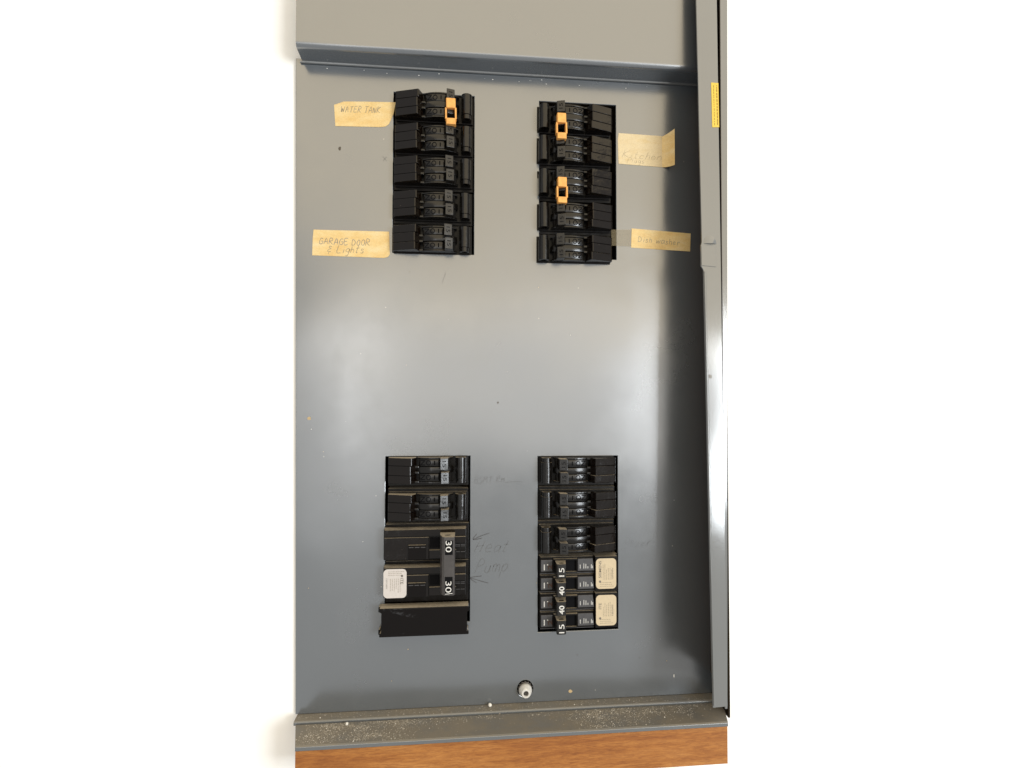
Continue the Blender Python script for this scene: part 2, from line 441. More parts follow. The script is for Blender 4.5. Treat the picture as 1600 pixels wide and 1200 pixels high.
OPEN = {'UL': (-50, 11.5, 110.6, 234.2), 'UR': (62.2, 123.6, 109.7, 233.2), 'LL': (-54, 9.3, -168, -43.4), 'LR': (61.2, 124.0, -178, -44.2)}
HX, HZ, HR = 51.6, -220.0, 6.2
def deadfront():
    bm = bmesh.new()
    x_l, x_r, z_b, z_t = -120.0, 199.0, -230.4, 256.0
    rects = list(OPEN.values()) + [(HX - 9, HX + 9, HZ - 9, HZ + 9)]
    xs = sorted({x_l, x_r, *[r[0] for r in rects], *[r[1] for r in rects]})
    zs = sorted({z_b, z_t, *[r[2] for r in rects], *[r[3] for r in rects]})
    vm = {}
    def V(x, z):
        k = (round(x, 4), round(z, 4))
        if k not in vm: vm[k] = bm.verts.new(((x - 40) * MM, 0, (z + 232) * MM))
        return vm[k]
    for i in range(len(xs) - 1):
        for j in range(len(zs) - 1):
            cx = (xs[i] + xs[i + 1]) / 2; cz = (zs[j] + zs[j + 1]) / 2
            if any(r[0] < cx < r[1] and r[2] < cz < r[3] for r in rects): continue
            bm.faces.new([V(xs[i], zs[j]), V(xs[i + 1], zs[j]), V(xs[i + 1], zs[j + 1]), V(xs[i], zs[j + 1])])
    for k_, v_ in vm.items():
        if k_[0] == x_l: v_.co.x = (-117.3 - 5.4 * (k_[1] - z_b) / (z_t - z_b) - 40) * MM
    # round screw hole inside its square
    n = 32
    ring = [V(HX + HR * math.cos(2 * math.pi * k / n), HZ + HR * 1.04 * math.sin(2 * math.pi * k / n)) for k in range(n)]
    cor = [V(HX + 9, HZ - 9), V(HX + 9, HZ + 9), V(HX - 9, HZ + 9), V(HX - 9, HZ - 9)]
    for k in range(4):
        a0 = (k * n // 4 - n // 8) % n
        bm.faces.new([cor[k], cor[(k + 1) % 4]] + [ring[(a0 + n // 4 - i) % n] for i in range(n // 4 + 1)])
    bmesh.ops.recalc_face_normals(bm, faces=bm.faces)
    if sum(f.normal.y for f in bm.faces) > 0: bmesh.ops.reverse_faces(bm, faces=bm.faces)
    ext = bmesh.ops.extrude_face_region(bm, geom=list(bm.faces))
    vs = [e for e in ext['geom'] if isinstance(e, bmesh.types.BMVert)]
    bmesh.ops.translate(bm, vec=(0, 1.6 * MM, 0), verts=vs)
    bmesh.ops.recalc_face_normals(bm, faces=bm.faces)
    es = [e for e in bm.edges if len(e.link_faces) == 2 and e.calc_face_angle(0) > 0.8 and all(abs(v.co.y) < 1e-6 for v in e.verts)]
    bmesh.ops.bevel(bm, geom=es, offset=0.35 * MM, segments=2, affect='EDGES', profile=0.5)
    me = bpy.data.meshes.new('deadfront'); bm.to_mesh(me); bm.free(); me.materials.append(M['paint'])
    o = bpy.data.objects.new('deadfront', me); COL.objects.link(o); o.parent = panel
    return o
df = deadfront()

# raised upper cover with a rolled lower edge
prof = [(19, 330), (19, 258)] + [(15 + 4 * math.cos(math.radians(a)), 257.4 + 4 * math.sin(math.radians(a))) for a in range(0, -91, -15)] + [(2.2, 253.0), (2.2, 254.6), (14.5, 255.2), (17.6, 258), (17.6, 330)]
part(MB().px(prof, -117.4, 196), 'upper_cover', 'paint', smooth=True)
part(MB().px([(0.2, 252.2), (1.0, 251.7), (1.9, 252.0), (2.1, 253.0), (0.2, 253.2)], -119, 196), 'drip_bead', 'paint_trim', smooth=True)
# enclosure behind
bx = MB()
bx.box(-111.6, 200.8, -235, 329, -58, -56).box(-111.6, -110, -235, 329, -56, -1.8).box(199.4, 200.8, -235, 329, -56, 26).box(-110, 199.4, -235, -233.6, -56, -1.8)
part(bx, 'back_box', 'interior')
# sill: two ledges stepping forward over the wood
part(MB().px([(-1.5, -230.6), (8.6, -230.6), (9.4, -231.4), (9.4, -233.4), (-1.5, -233.4)], -116, 199), 'inner_ledge', 'paint_dusty', bevel=0.3)
part(MB().px([(9.6, -232.6), (34.0, -232.6), (35.2, -233.2), (35.4, -235.6), (33.8, -236), (33.6, -234.4), (9.6, -234.4)], -107.5, 194.5).map(lambda x, z, h: (x + (35.4 - h) * (0.33 if x > 0 else -0.27), z, h)), 'outer_ledge', 'paint_dusty', bevel=0.25)

# right-hand trim leaf, leaning slightly forward at its foot
def th(z): return 31.5 + (300 - z) / 520.0 * 17
def lean(x, z, h): return (x, z, h + th(z))
tr = MB()
pol = [(176.4, 330), (176.6, 115), (176.0, 112.5), (175.7, 112.2), (175.7, 97), (177.4, 94), (177.2, -214.5), (187.8, -214.0), (192.8, 330)]
tr.ph(pol, -1.4, 0).map(lean)
trim = part(tr, 'trim_flange', 'paint_trim', bevel=0.5)
# pressed catch: a shallow half-dome above the tab and a folded return below it
dome = MB(); nu, nv = 14, 6
vs = []; fs = []
for i in range(nv + 1):
    for j in range(nu + 1):
        a = math.pi * j / nu; r = i / nv
        vs.append((182.6 + 5.0 * r * math.cos(a) * 1.0, 113.5 + 6.5 * r * math.sin(a), 0.02 + 1.3 * (1 - r * r)))
for i in range(nv):
    for j in range(nu):
        q = i * (nu + 1) + j; fs.append((q, q + 1, q + nu + 2, q + nu + 1))
dome.add(vs, fs).map(lean)
part(dome, 'catch_dimple', 'paint_trim', trim, smooth=True, recalc=False)
part(MB().ph([(175.9, 97.2), (187, 96.4), (187, 112.6), (175.9, 112.0)], 0.05, 0.4).map(lean), 'catch_tab', 'paint_trim', trim, bevel=0.3)
part(MB().ph([(177.3, -213), (178.8, -213), (179.0, 93), (177.5, 93)], 0.05, 0.9).map(lean), 'edge_fold', 'paint_trim', trim, bevel=0.5)
part(MB().ph([(179.4, 15.2), (181.8, 15.0), (181.6, 17.4), (179.6, 17.8)], 0.03, 0.2).map(lean), 'paint_chip', 'washer', trim)
part(MB().ph([(196.4, -228), (198.4, -228), (203.4, 330), (197.3, 330)], 25.0, 27), 'outer_flange', 'paint_trim', bevel=0.4)
part(MB().ph([(176.9, 328), (177.0, 116), (176.3, 111), (176.3, 98), (177.9, 93), (177.7, -213.6), (187.3, -213.2), (192.3, 328)], -1.75, -1.45).map(lean), 'trim_dark_backing', 'shade_brown', trim)  # added sheet, darkens the trim's mirror image in the deadfront
def redge(z): return 187.8 + (z + 214) / 544.0 * 5.0 - 0.9
wb = MB()
wb.add([(198.2, -214, 0.4), (198.2, 328, 0.4), (redge(328), 328, th(328) - 1.5), (redge(-214), -214, th(-214) - 1.5),
        (198.9, -214, 0.4), (198.9, 328, 0.4), (redge(328) + .7, 328, th(328) - 1.5), (redge(-214) + .7, -214, th(-214) - 1.5)],
       [(0, 1, 2, 3), (4, 5, 6, 7), (0, 1, 5, 4), (1, 2, 6, 5), (2, 3, 7, 6), (3, 0, 4, 7)])
part(wb, 'light_stop_web', 'shade_brown')  # added web, blocks window light behind the trim and mirrors dark

# pencil notes straight on the deadfront
H0 = 0.06
def note(mb, name, m): return part(mb, name, m, df)
q = MB(); write(q, 'Heat', 12.6, -115.4, 8.5, H0, 0.42, 1.15, -0.05, 0.35); note(q, 'pencil_writing', 'pencil_faint')
q = MB(); write(q, 'Pump', 13.2, -131.4, 9.5, H0, 0.45, 0.95, -0.02, 0.3); note(q, 'pencil_writing', 'pencil_faint')
q = MB(); ribbon(q, [(24.2, -102.1), (19, -103.6), (11.6, -106.6)], 0.6, H0); ribbon(q, [(14.5, -102.4), (11.6, -106.6), (18.4, -105.8)], 0.6, H0); note(q, 'pencil_arrow', 'pencil')
q = MB(); ribbon(q, [(23.3, -139.7), (17, -137.8), (9.7, -135.4)], 0.6, H0); ribbon(q, [(14.6, -139.4), (9.7, -135.4), (18.4, -134.2)], 0.6, H0); note(q, 'pencil_arrow', 'pencil')
q = MB(); write(q, 'BSMT Rm', 12.4, -64.6, 5.0, H0, 0.34, 0.9, 0.04, 0.2); ribbon(q, [(36, -64), (42, -63.4), (49, -63.6)], 0.35, H0); note(q, 'pencil_writing', 'pencil_faint')
q = MB(); write(q, 'Dryer', 129.0, -113.0, 6.0, H0, 0.3, 1.1, -0.12, 0.2); ribbon(q, [(127.4, -117), (130, -116.6)], 0.3, H0); note(q, 'pencil_writing', 'pencil_faint')
q = MB(); write(q, 'OFF', 141.0, -80.0, 5.0, H0, 0.4, 1.3, 0.02, 0.15); note(q, 'rubbed_writing', 'rub')
q = MB(); ribbon(q, [(-58, 184), (-54.6, 180.4)], 0.3, H0); ribbon(q, [(-54.8, 183.8), (-57.6, 180.6)], 0.3, H0); note(q, 'pencil_cross', 'pencil_faint')
q = MB(); ribbon(q, [(-12.6, 88.5), (-10.0, 96.0)], 0.3, H0); note(q, 'scratch', 'pencil_faint')
q = MB(); ribbon(q, [(29, 40), (32, 43.5)], 0.25, H0); note(q, 'scratch', 'rub')
def fleck(x, z, r, m, h=0.05, sq=1.0):
    p_ = [(x + r * random.uniform(.7, 1.15) * math.cos(a * .785), z + sq * r * random.uniform(.7, 1.15) * math.sin(a * .785)) for a in range(8)]
    note(MB().ph(p_, 0.02, h + 0.1), 'fleck', m)
fleck(-109.9, -14.8, 1.5, 'ochip'); fleck(86.3, -223.6, 1.7, 'ochip', sq=0.8)
fleck(-89.7, 188.7, 1.0, 'washer', sq=1.6); fleck(30.3, -2.9, 0.8, 'washer'); fleck(168.4, -215.8, 0.5, 'pellet', sq=3)
for i in range(26):
    fleck(random.uniform(-115, 172), random.uniform(-222, 100), random.uniform(0.18, 0.42), random.choice(['rub', 'pellet', 'ochip', 'washer']))
for i in range(16):
    fleck(random.uniform(-110, 150), random.uniform(246.5, 250.5), random.uniform(0.2, 0.6), random.choice(['pellet', 'rub']), sq=0.5)

# ------------------------------------------------------------------ screw at the foot of the deadfront
scr = empty('hex_screw', HX, HZ - 1)
tag(scr, 'zinc screw with star washer in a hole near the panel foot', 'screw')
def local(mb, name, m, parent, **kw): return mb.build(name, m, parent, **kw)
w_ = MB(); n = 28
outl = []
for k in range(n):
    a = 2 * math.pi * k / n; r = 6.0 if k % 2 else 4.9
    outl.append((r * math.cos(a), 0.6 + r * math.sin(a)))
w_.ph(outl, -1.2, -0.4); local(w_, 'star_washer', 'washer', scr, bevel=0.12)
hd = MB(); nn = 28
rings = [(5.0, 0.0, 0), (5.1, 1.2, 0), (4.7, 2.4, 0.2), (3.7, 5.0, 0.0), (3.2, 5.6, 0), (2.0, 5.6, 0)]
vs = []; fs = []
for r, hh, dz in rings:
    vs += [(r * math.cos(2 * math.pi * k / nn), dz + r * math.sin(2 * math.pi * k / nn), hh) for k in range(nn)]
for i in range(len(rings) - 1):
    for k in range(nn): fs.append((i * nn + k, i * nn + (k + 1) % nn, (i + 1) * nn + (k + 1) % nn, (i + 1) * nn + k))
b0 = len(vs)
vs += [(1.7 * math.cos(2 * math.pi * k / nn), 1.7 * math.sin(2 * math.pi * k / nn), 3.2) for k in range(nn)]
for k in range(nn): fs.append(((len(rings) - 1) * nn + k, (len(rings) - 1) * nn + (k + 1) % nn, b0 + (k + 1) % nn, b0 + k))
fs.append(tuple(b0 + k for k in range(nn)))
hd.add(vs, fs); local(hd, 'screw_head', 'steel', scr, smooth=True)
local(MB().ph([(-1.6, -1.2), (0.4, -1.5), (1.6, 0.2), (0.8, 1.4), (0.0, 0.6), (-0.7, 1.5), (-1.6, 0.8)], 3.25, 5.0), 'drive_recess_shade', 'washer', scr)  # shade of the recess painted as a darker steel piece

# ------------------------------------------------------------------ twin-toggle breaker (the repeated kind); local x = 0 at the rib crest
def cam_h(x):            # polished convex deck
    if x < 21: t = (x - 17.0) / 12.0; return 8.0 - 2.9 * t * t
    t = (x - 21) / 10.5; return 7.68 - 0.9 * t - 4.2 * t * t
def deck_profile(x0, x1, off, n=12):
    pts = [(x0 + (x1 - x0) * i / n, cam_h(x0 + (x1 - x0) * i / n) + off) for i in range(n + 1)]
    return [(x0, -0.4)] + pts + [(x1, -0.4)]
def make_breaker():
    r = empty('circuit_breaker', 0, 0)
    MB().box(-17.6, 42.6, -12.55, 12.55, -30, -1.6).box(-16.6, 41.8, -10.4, 10.4, -1.7, 0.2).build('base', 'black_base', r, bevel=0.35)
    for z0, z1, dx in ((3.68, 9.4, 0.55), (-3.42, 3.42, -0.25), (-9.4, -3.68, -0.05)):
        pr = [(-16.8, 0.1), (-16.8, 5.0), (-16.2, 5.7), (-0.5 + dx, 11.2), (0.35 + dx, 11.1), (3.7, 4.4), (3.7, 0.1)]
        MB().pz(pr, z0, z1).build('rib', 'black' if z0 > 0 else 'black_clean', r, bevel=0.3)
    MB().pz([(-16.4, 0.1), (-16.4, 5.0), (-.6, 10.6), (3.2, 4.2), (3.2, .1)], -9.0, 9.0).build('rib_core', 'ink_and_shade', r)
    # decks: rims and centre run past the toggles, toggle decks stop short
    MB().pz(deck_profile(4.4, 31, 0.0), 8.45, 9.5).build('rim', 'cam', r, bevel=0.15)
    MB().pz(deck_profile(4.4, 31, 0.0), -9.5, -8.35).build('rim', 'cam_clean', r, bevel=0.15)
    MB().pz(deck_profile(3.2, 31.2, 0.15), -1.9, 2.6).build('centre_deck', 'cam_clean', r, bevel=0.25, smooth=True)
    for z0, z1 in ((3.1, 8.1), (-7.9, -2.5)):
        d = MB().pz(deck_profile(5.6, 21.0, -0.35), z0, z1).build('toggle_deck', 'cam_clean', r, bevel=0.2, smooth=True)
        zc = (z0 + z1) / 2
        tx = MB(); hf = lambda x: cam_h(x) - 0.35 + 0.09
        lettering(tx, 'O', 12.9, zc, 0, 4.0, 3.7, -90, 0.012, hf); lettering(tx, 'N', 8.6, zc, 0, 4.0, 3.6, -90, 0.012, hf)
        tx.build('lettering', 'ink_and_shade', d)
        MB().pz([(17.0, cam_h(17) - .3), (17.4, cam_h(17.4) + .05), (17.8, cam_h(17.8) - .3)], zc - 1.5, zc + 1.5).build('index_mark', 'ink_and_shade', d)
    # small fork between ribs and decks
    for z0, z1 in ((-2.6, -1.0), (1.6, 3.2), (-9.4, -8.0)):
        MB().box(2.6, 5.6, z0, z1, 0, 5.6).build('fork', 'cam_clean', r, bevel=0.3)
    # toggles lean towards the post
    for z0, z1, x0 in ((0.9, 9.5, 21.6), (-9.3, -0.75, 22.2)):
        t = MB().pz([(x0, 0.2), (x0 + .1, 14.1), (x0 + 6.0, 12.4), (x0 + 6.2, 4.4), (x0 + 7.6, 3.2), (x0 + 7.6, 0.2)], z0, z1).build('toggle', 'toggle', r, bevel=0.35)
        zc = (z0 + z1) / 2
        hf = lambda x, x0=x0: 14.1 - (x - x0 - .1) / 5.9 * 1.7 + 0.06
        lettering(MB(), '15', x0 + 3.1, zc, 0, 4.2, 2.7, -90, 0.0, hf).build('lettering', 'ink_and_shade', t)
    # hollow post
    outer = [(32.8, 0.2), (32.8, 4.6)] + arc(36.8, 4.9, 4.0, 175, 5, 12, 3.9) + [(40.8, 4.6), (40.8, 0.2)]
    k = len(outer)
    inner = [(36.8 + 2.3 * math.cos(a), 5.2 + 1.9 * math.sin(a)) for a in [math.radians(-120 - 0 + (-300) * i / (k - 1)) for i in range(k)]]
    ps = MB().tube_z(outer, inner, -6.0, 9.4).build('post', 'cam', r, smooth=True)
    out2 = [(36.8 + (x - 36.8) * .9, .2 + (h - .2) * .93) for x, h in outer]
    MB().tube_z(out2, inner, -9.4, -6.2).build('post_collar', 'cam', ps, smooth=True)
    return r
proto = make_breaker()
GROUP = 'twin toggle breakers in the panel'
COLS = [('upper left', -32.0, [222.3, 196.8, 171.9, 146.0, 120.3], False, ['topmost', 'second', 'third', 'fourth', 'lowest']),
        ('upper right', 102.0, [218.0, 193.2, 167.6, 141.3, 116.0], True, ['topmost', 'second', 'third', 'fourth', 'lowest']),
        ('lower left', -34.7, [-53.2, -80.2], False, ['topmost', 'second']),
        ('lower right', 104.0, [-54.4, -80.4, -106.4], True, ['topmost', 'second', 'third'])]
first = True
for cn, x, zs, flip, words in COLS:
    for i, (z, wd) in enumerate(zip(zs, words)):
        b = proto if first else copy_tree(proto)
        first = False
        xx = x + (0.7 - 0.33 * i if cn == 'upper left' else random.uniform(-.3, .3))
        b.location = (xx * MM, random.uniform(-.3, .3) * MM, z * MM)
        b.rotation_euler = (random.uniform(-.004, .004), (math.pi if flip else 0) + random.uniform(-.006, .006), random.uniform(-.006, .006))
        tag(b, '%s black twin-toggle breaker from the top in the %s opening' % (wd, cn) if wd in ('second', 'third', 'fourth') else '%s black twin-toggle breaker in the %s opening' % (wd, cn), 'breaker', GROUP)

# ------------------------------------------------------------------ double-pole 30 breaker
dp = empty('double_pole_breaker', -24, -121)
tag(dp, 'wide black double-pole breaker marked 30 with a long tied handle', 'breaker')
def W2(mb, name, m, parent, ox=-24, oz=-121, **kw):
    o = mb.build(name, m, None, origin=(ox, oz, 0), **kw); o.location = (0, 0, 0); o.parent = parent; return o
for zt, zb in ((-96.2, -119.0), (-123.8, -146.2)):
    bd = MB().box(-53.8, 8.4, zb - (6.0 if zb < -140 else 2.4), zt + 2.2, -30, -0.6)
    bd.ph([(-54.2, zb), (6.4, zb), (6.4, zt), (-54.2, zt)], -0.7, 6.0)
    body = W2(bd, 'body', 'black_base', dp, bevel=0.5)
    z1 = zt - 6.2
    W2(MB().box(-53.6, -21.2, zb + 0.5, z1, 5.9, 7.4), 'face_plate', 'black', body, bevel=0.25)
    W2(MB().box(-36.2, -23.2, zb + 0.9, zt - 11.4, 7.3, 8.6), 'rating_pad', 'gloss', body, bevel=0.25)
    for k in range(3):
        W2(MB().box(-35.6 + k * 4.3, -32.2 + k * 4.3, zt - 13.3, zt - 12.8, 8.55, 8.95), 'moulded_mark', 'plate', body)
    W2(MB().box(-53.6, 6.0, zt - 5.2, zt - 0.3, 5.9, 7.6), 'face_plate', 'black', body, bevel=0.3)
    W2(MB().box(-20.6, -12.4, zb + 8.4, z1 - 0.4, 5.95, 6.1), 'handle_slot_shade', 'ink_and_shade', body)  # black patch paints the shade of the opening beside the handle
    W2(MB().box(-20.8, -1.0, zb + 1.2, zb + 7.2, 5.9, 7.5), 'slot_lip', 'black', body, bevel=0.25)
    W2(MB().box(-2.2, 6.0, zt - 10.6, zt - 6.0, 5.9, 8.2), 'side_pad', 'black', body, bevel=0.25)
    for k, zz in enumerate((11.9, 13.0, 17.2)):
        W2(MB().box(-1.8, 1.8, zt - zz - 0.4, zt - zz, 5.95, 7.0).box(2.4, 5.4, zt - zz - 0.4, zt - zz, 5.95, 7.0), 'moulded_mark', 'plate', body)
# tied handle
hp = [(-13.0, 5.5), (-12.6, 14.5), (-11.2, 20.0), (-9.6, 22.0), (-3.0, 22.3), (-2.0, 21.4), (-1.8, 5.5)]
inn = [(-7.2 + 2.4 * math.cos(math.radians(a)), 15.6 + 1.8 * math.sin(math.radians(a))) for a in (215, 175, 140, 105, 65, 10, -50)]
hb = MB().tube_z(hp, inn, -140.4, -99.0)
hb.f += []
hnd = W2(hb, 'handle', 'handle', dp, bevel=0.3)
def hh(x): return 19.3 + (x + 9.4) / 6.2 * 0.3
W2(MB().ph([(-8.9, -111.6), (-3.4, -111.6), (-3.4, -101.4), (-8.9, -101.4)], 22.05, 22.36), 'number_field', 'ink_and_shade', hnd)
W2(MB().ph([(-8.9, -139.6), (-3.4, -139.6), (-3.4, -127.2), (-8.9, -127.2)], 22.05, 22.36), 'number_field', 'ink_and_shade', hnd)
W2(lettering(MB(), '30', -6.4, -105.6, 22.44, 8.0, 4.2, -90, 0.0), 'lettering', 'white', hnd)
W2(lettering(MB(), '30', -6.4, -134.2, 22.44, 8.0, 4.2, -90, 0.0), 'lettering', 'white', hnd)
W2(MB().ph([(-8.6, -139.5), (-3.5, -139.0), (-3.5, -138.6), (-8.6, -139.1)], 22.38, 22.45), 'white_line', 'white', hnd)
def sticker(parent, x0, x1, z0, z1, h, m, rot, ox, oz, head, flip):
    st = W2(MB().ph(rrect(x0, x1, z0, z1, 3.0), h, h + 0.15), 'sticker', m, parent, ox, oz)
    pr = MB(); hz = h + 0.19
    wx = x1 - x0; wz = z1 - z0
    # tiny rows of print, bars of uneven length running along z
    sgn = 1 if flip else -1
    for k in range(6):
        x = x0 + wx * (0.30 + 0.085 * k) if not flip else x1 - wx * (0.22 + 0.085 * k)
        z = z0 + wz * 0.30 if flip else z1 - wz * 0.33
        end = z + sgn * wz * random.uniform(.30, .5) * 1.0
        while (z - end) * sgn < 0:
            l = random.uniform(.5, 1.6)
            pr.box(x - .16, x + .16, min(z, z + sgn * l), max(z, z + sgn * l), hz, hz + .02); z += sgn * (l + .35)
    # rows across the far end
    for k in range(3):
        zz = (z0 + wz * (0.08 + .06 * k)) if flip else (z1 - wz * (0.09 + .06 * k))
        x = x0 + wx * .2
        while x < x0 + wx * (.72 if k else .85):
            l = random.uniform(.5, 1.5); pr.box(x, x + l, zz - .15, zz + .15, hz, hz + .02); x += l + .35
    W2(pr, 'fine_print', 'print_pale', st, ox, oz)
    cx = x0 + wx * .2 if flip else x1 - wx * .2
    cz = z0 + wz * .24 if flip else z1 - wz * .24
    W2(MB().ph([(cx + .9 * math.cos(a * .628), cz + .9 * math.sin(a * .628)) for a in range(10)], hz, hz + .02), 'round_mark', 'print', st, ox, oz)
    W2(lettering(MB(), head, cx, (z0 + wz * .64 if flip else z1 - wz * .42), hz + .02, (wz * .56 if len(head) > 3 else 4.5), 2.0, rot, 0.01), 'lettering', 'print', st, ox, oz)
    W2(lettering(MB(), '120/240V', (x1 - wx * .18 if flip else x0 + wx * .14), z0 + wz * .5, hz + .02, wz * .36, 1.0, rot, 0.0), 'lettering', 'print', st, ox, oz)
sticker(dp, -53.9, -37.2, -146.0, -125.0, 7.6, 'sticker_white', -90, -24, -121, 'ITE', False)

# ------------------------------------------------------------------ blank filler
fl = empty('blank_filler', -24, -163)
tag(fl, 'plain glossy black filler plate covering the foot of the lower left opening', 'filler plate')
pl = [(-56.4, -173.2), (8.4, -173.2), (8.4, -170.4), (7.2, -170.2), (7.2, -156.6), (8.4, -156.4), (8.4, -152.4), (-56.4, -152.4), (-56.4, -155.4), (-55.0, -155.7), (-55.0, -170.2), (-56.4, -170.5)]
mbf = MB().ph(pl, 0.2, 10.4)
n = 24
W2(mbf, 'plate', 'gloss', fl, -24, -163, bevel=0.8, seg=4, smooth=True)
W2(MB().ph([(-57.6, -173.0), (-56.2, -173.0), (-56.2, -169.0), (-57.6, -169.4)], 0.2, 6.0), 'clip', 'gloss', fl, -24, -163, bevel=0.3)
W2(MB().ph([(-57.6, -156.6), (-56.2, -156.8), (-56.2, -152.6), (-57.6, -153.0)], 0.2, 6.0), 'clip', 'gloss', fl, -24, -163, bevel=0.3)

# ------------------------------------------------------------------ two slim twin breakers lower right
def slim(oz, zc, nums, label, head):
    r = empty('slim_twin_breaker', 92, oz); tag(r, label, 'breaker')
    zt = zc[0] + 6.9; zb = zc[1] - 6.9
    W2(MB().box(62.0, 123.4, zb + .2, zt - .2, -30, -0.8), 'base', 'black_base', r, 92, oz, bevel=0.3)
    W2(MB().box(104.6, 121.8, zb + .9, zt - .3, -0.9, 5.4), 'label_seat', 'black_base', r, 92, oz, bevel=0.4)
    sticker(r, 105.2, 121.0, zb + 2.6, zt - 1.9, 5.35, 'sticker', 90, 92, oz, head, True)
    for z, num in zip(zc, nums):
        W2(MB().box(62.6, 104.4, z - 6.5, z + 6.3, -0.9, 2.2), 'pole_body', 'black_base', r, 92, oz, bevel=0.5)
        tl = W2(MB().box(63.0, 71.8, z - 4.2, z + 4.6, 2.1, 4.2), 'end_tile', 'plate', r, 92, oz, bevel=0.35)
        q_ = MB().box(65.2, 65.9, z - 3.0, z + 1.2, 4.2, 4.28); q_.box(67.6, 68.5, z + 0.6, z + 1.3, 4.2, 4.28); W2(q_, 'white_mark', 'white', tl, 92, oz)
        W2(lettering(MB(), '2', 70.0, z - 1.0, 4.27, 3.6, 3.2, 90, 0.01), 'lettering', 'brown', tl, 92, oz)
        fr = MB().box(72.6, 91.2, z + 4.0, z + 5.2, 2.1, 4.8).box(72.6, 73.4, z - 4.6, z + 4.0, 2.1, 4.4).box(90.4, 91.2, z - 4.6, z + 4.0, 2.1, 4.4).box(80.9, 91.2, z - 5.8, z - 4.8, 2.1, 3.6)
        W2(fr, 'slot_frame', 'black_base', r, 92, oz, bevel=0.25)
        W2(MB().box(73.5, 90.3, z - 4.5, z + 3.9, 2.15, 2.3), 'slot_floor_shade', 'ink_and_shade', r, 92, oz)  # hole's darkness put into a black floor colour
        tg = MB().tube_z([(73.6, 2.2), (73.4, 13.6), (74.0, 14.6), (79.8, 14.6), (80.4, 13.8), (81.0, 9.0), (82.4, 2.2)],
                         [(75.6, 10.4), (75.4, 11.4), (75.8, 12.6), (78.6, 12.6), (79.0, 12.0), (78.9, 10.8), (78.2, 10.2)], z - 6.0, z + 4.2)
        t = W2(tg, 'toggle', 'toggle', r, 92, oz, bevel=0.15)
        W2(MB().box(75.0, 79.2, z - 3.0, z + 2.4, 10.0, 13.2), 'toggle_core', 'ink_and_shade', t, 92, oz)
        W2(lettering(MB(), num, 77.0, z - 1.7, 14.68, 6.4, 3.9, 90, 0.018 if num == '40' else 0.0), 'lettering', 'white', t, 92, oz)
        pt = W2(MB().ph([(91.5, z - 4.4), (104.2, z - 4.4), (103.0, z + 4.9), (91.5, z + 4.9)], 2.1, 4.0), 'letter_plate', 'plate', r, 92, oz, bevel=0.3)
        mk = MB()
        for k, (dx, l) in enumerate(((1.6, 3.0), (4.4, 3.8), (6.0, 3.4), (7.6, 1.6), (10.2, 3.0), (11.2, 2.0))):
            mk.box(91.5 + dx, 91.9 + dx, z - 2.6, z - 2.6 + l, 4.0, 4.07)
        W2(mk, 'worn_lettering', 'white', pt, 92, oz)
        W2(MB().box(62.6, 104.2, z - 6.3, z - 5.9, 2.1, 2.7), 'seam', 'plate', r, 92, oz)
slim(-134, (-126.9, -140.6), ('15', '40'), 'slim black breaker numbered 15 above 40, under three twin-toggle breakers', 'SIEMENS')
slim(-162, (-154.6, -168.4), ('40', '15'), 'lowest slim black breaker numbered 40 above 15, at opening foot', 'ITE')

# ------------------------------------------------------------------ orange handle ties
def tie(x, z, label, rz):
    r = empty('handle_tie', x, z, 12.6, rz); tag(r, label, 'handle tie', 'orange handle ties')
    a = MB().pz([(-3.5, -1.6), (-3.5, 3.2), (-3.0, 3.8), (3.0, 3.4), (3.6, 2.8), (3.6, -1.6)], 2.4, 9.8); a.build('cap', 'orange', r, bevel=0.4)
    a = MB().pz([(-3.7, -1.6), (-3.7, 3.2), (-3.2, 3.8), (3.0, 3.4), (3.6, 2.8), (3.6, -1.6)], -9.8, -5.2); a.build('cap', 'orange', r, bevel=0.4)
    for x0, x1 in ((-4.3, -3.0), (2.9, 4.2)):
        MB().box(x0, x1, -5.6, 2.9, -1.6, 2.9).build('rail', 'orange', r, bevel=0.25)
tie(-6.3, 213.4, 'orange handle tie on the upper left breakers', -0.02)
tie(77.2, 206.6, 'upper orange handle tie in the upper right opening', -0.02)
tie(77.6, 157.6, 'lower orange handle tie in the upper right opening', -0.01)

# ------------------------------------------------------------------ tape labels
def curl(mb, amp, fx): return mb.map(lambda x, z, h: (x, z, h + max(0, fx(x, z)) * amp))
def tape(name, poly, m, label, lines, h=0.06, thick=0.18):
    cx = sum(p_[0] for p_ in poly) / len(poly); cz = min(p_[1] for p_ in poly)
    r = empty(name, cx, cz); tag(r, label, 'tape label', 'handwritten tape labels')
    W2(MB().ph(poly, h, h + thick), 'strip', m, r, cx, cz)
    for fn in lines:
        q_ = MB(); fn(q_, h + thick + 0.04); W2(q_, 'handwriting', fn.mat, r, cx, cz)
    return r
def line(txt, x, z, size, m='pencil_tape', width=0.42, dx=1.0, slope=0.0, slant=0.12):
    f = lambda mb, h: write(mb, txt, x, z, size, h, width, dx, slope, slant)
    f.mat = m; return f
tape('tape_label', [(-108.2, 126.3), (-52.6, 126.5), (-52.0, 109.2), (-53.4, 107.2), (-56.3, 106.4), (-109.0, 107.0), (-108.7, 120)], 'tape',
     'tan tape label reading garage door and lights', [line('GARAGE DOOR', -104.2, 115.6, 4.6, 'pen', .42, 0.98, -0.01), line('& Lights', -98.2, 109.6, 5.2, 'pencil_tape', .45, 1.12, 0.0, .25)])
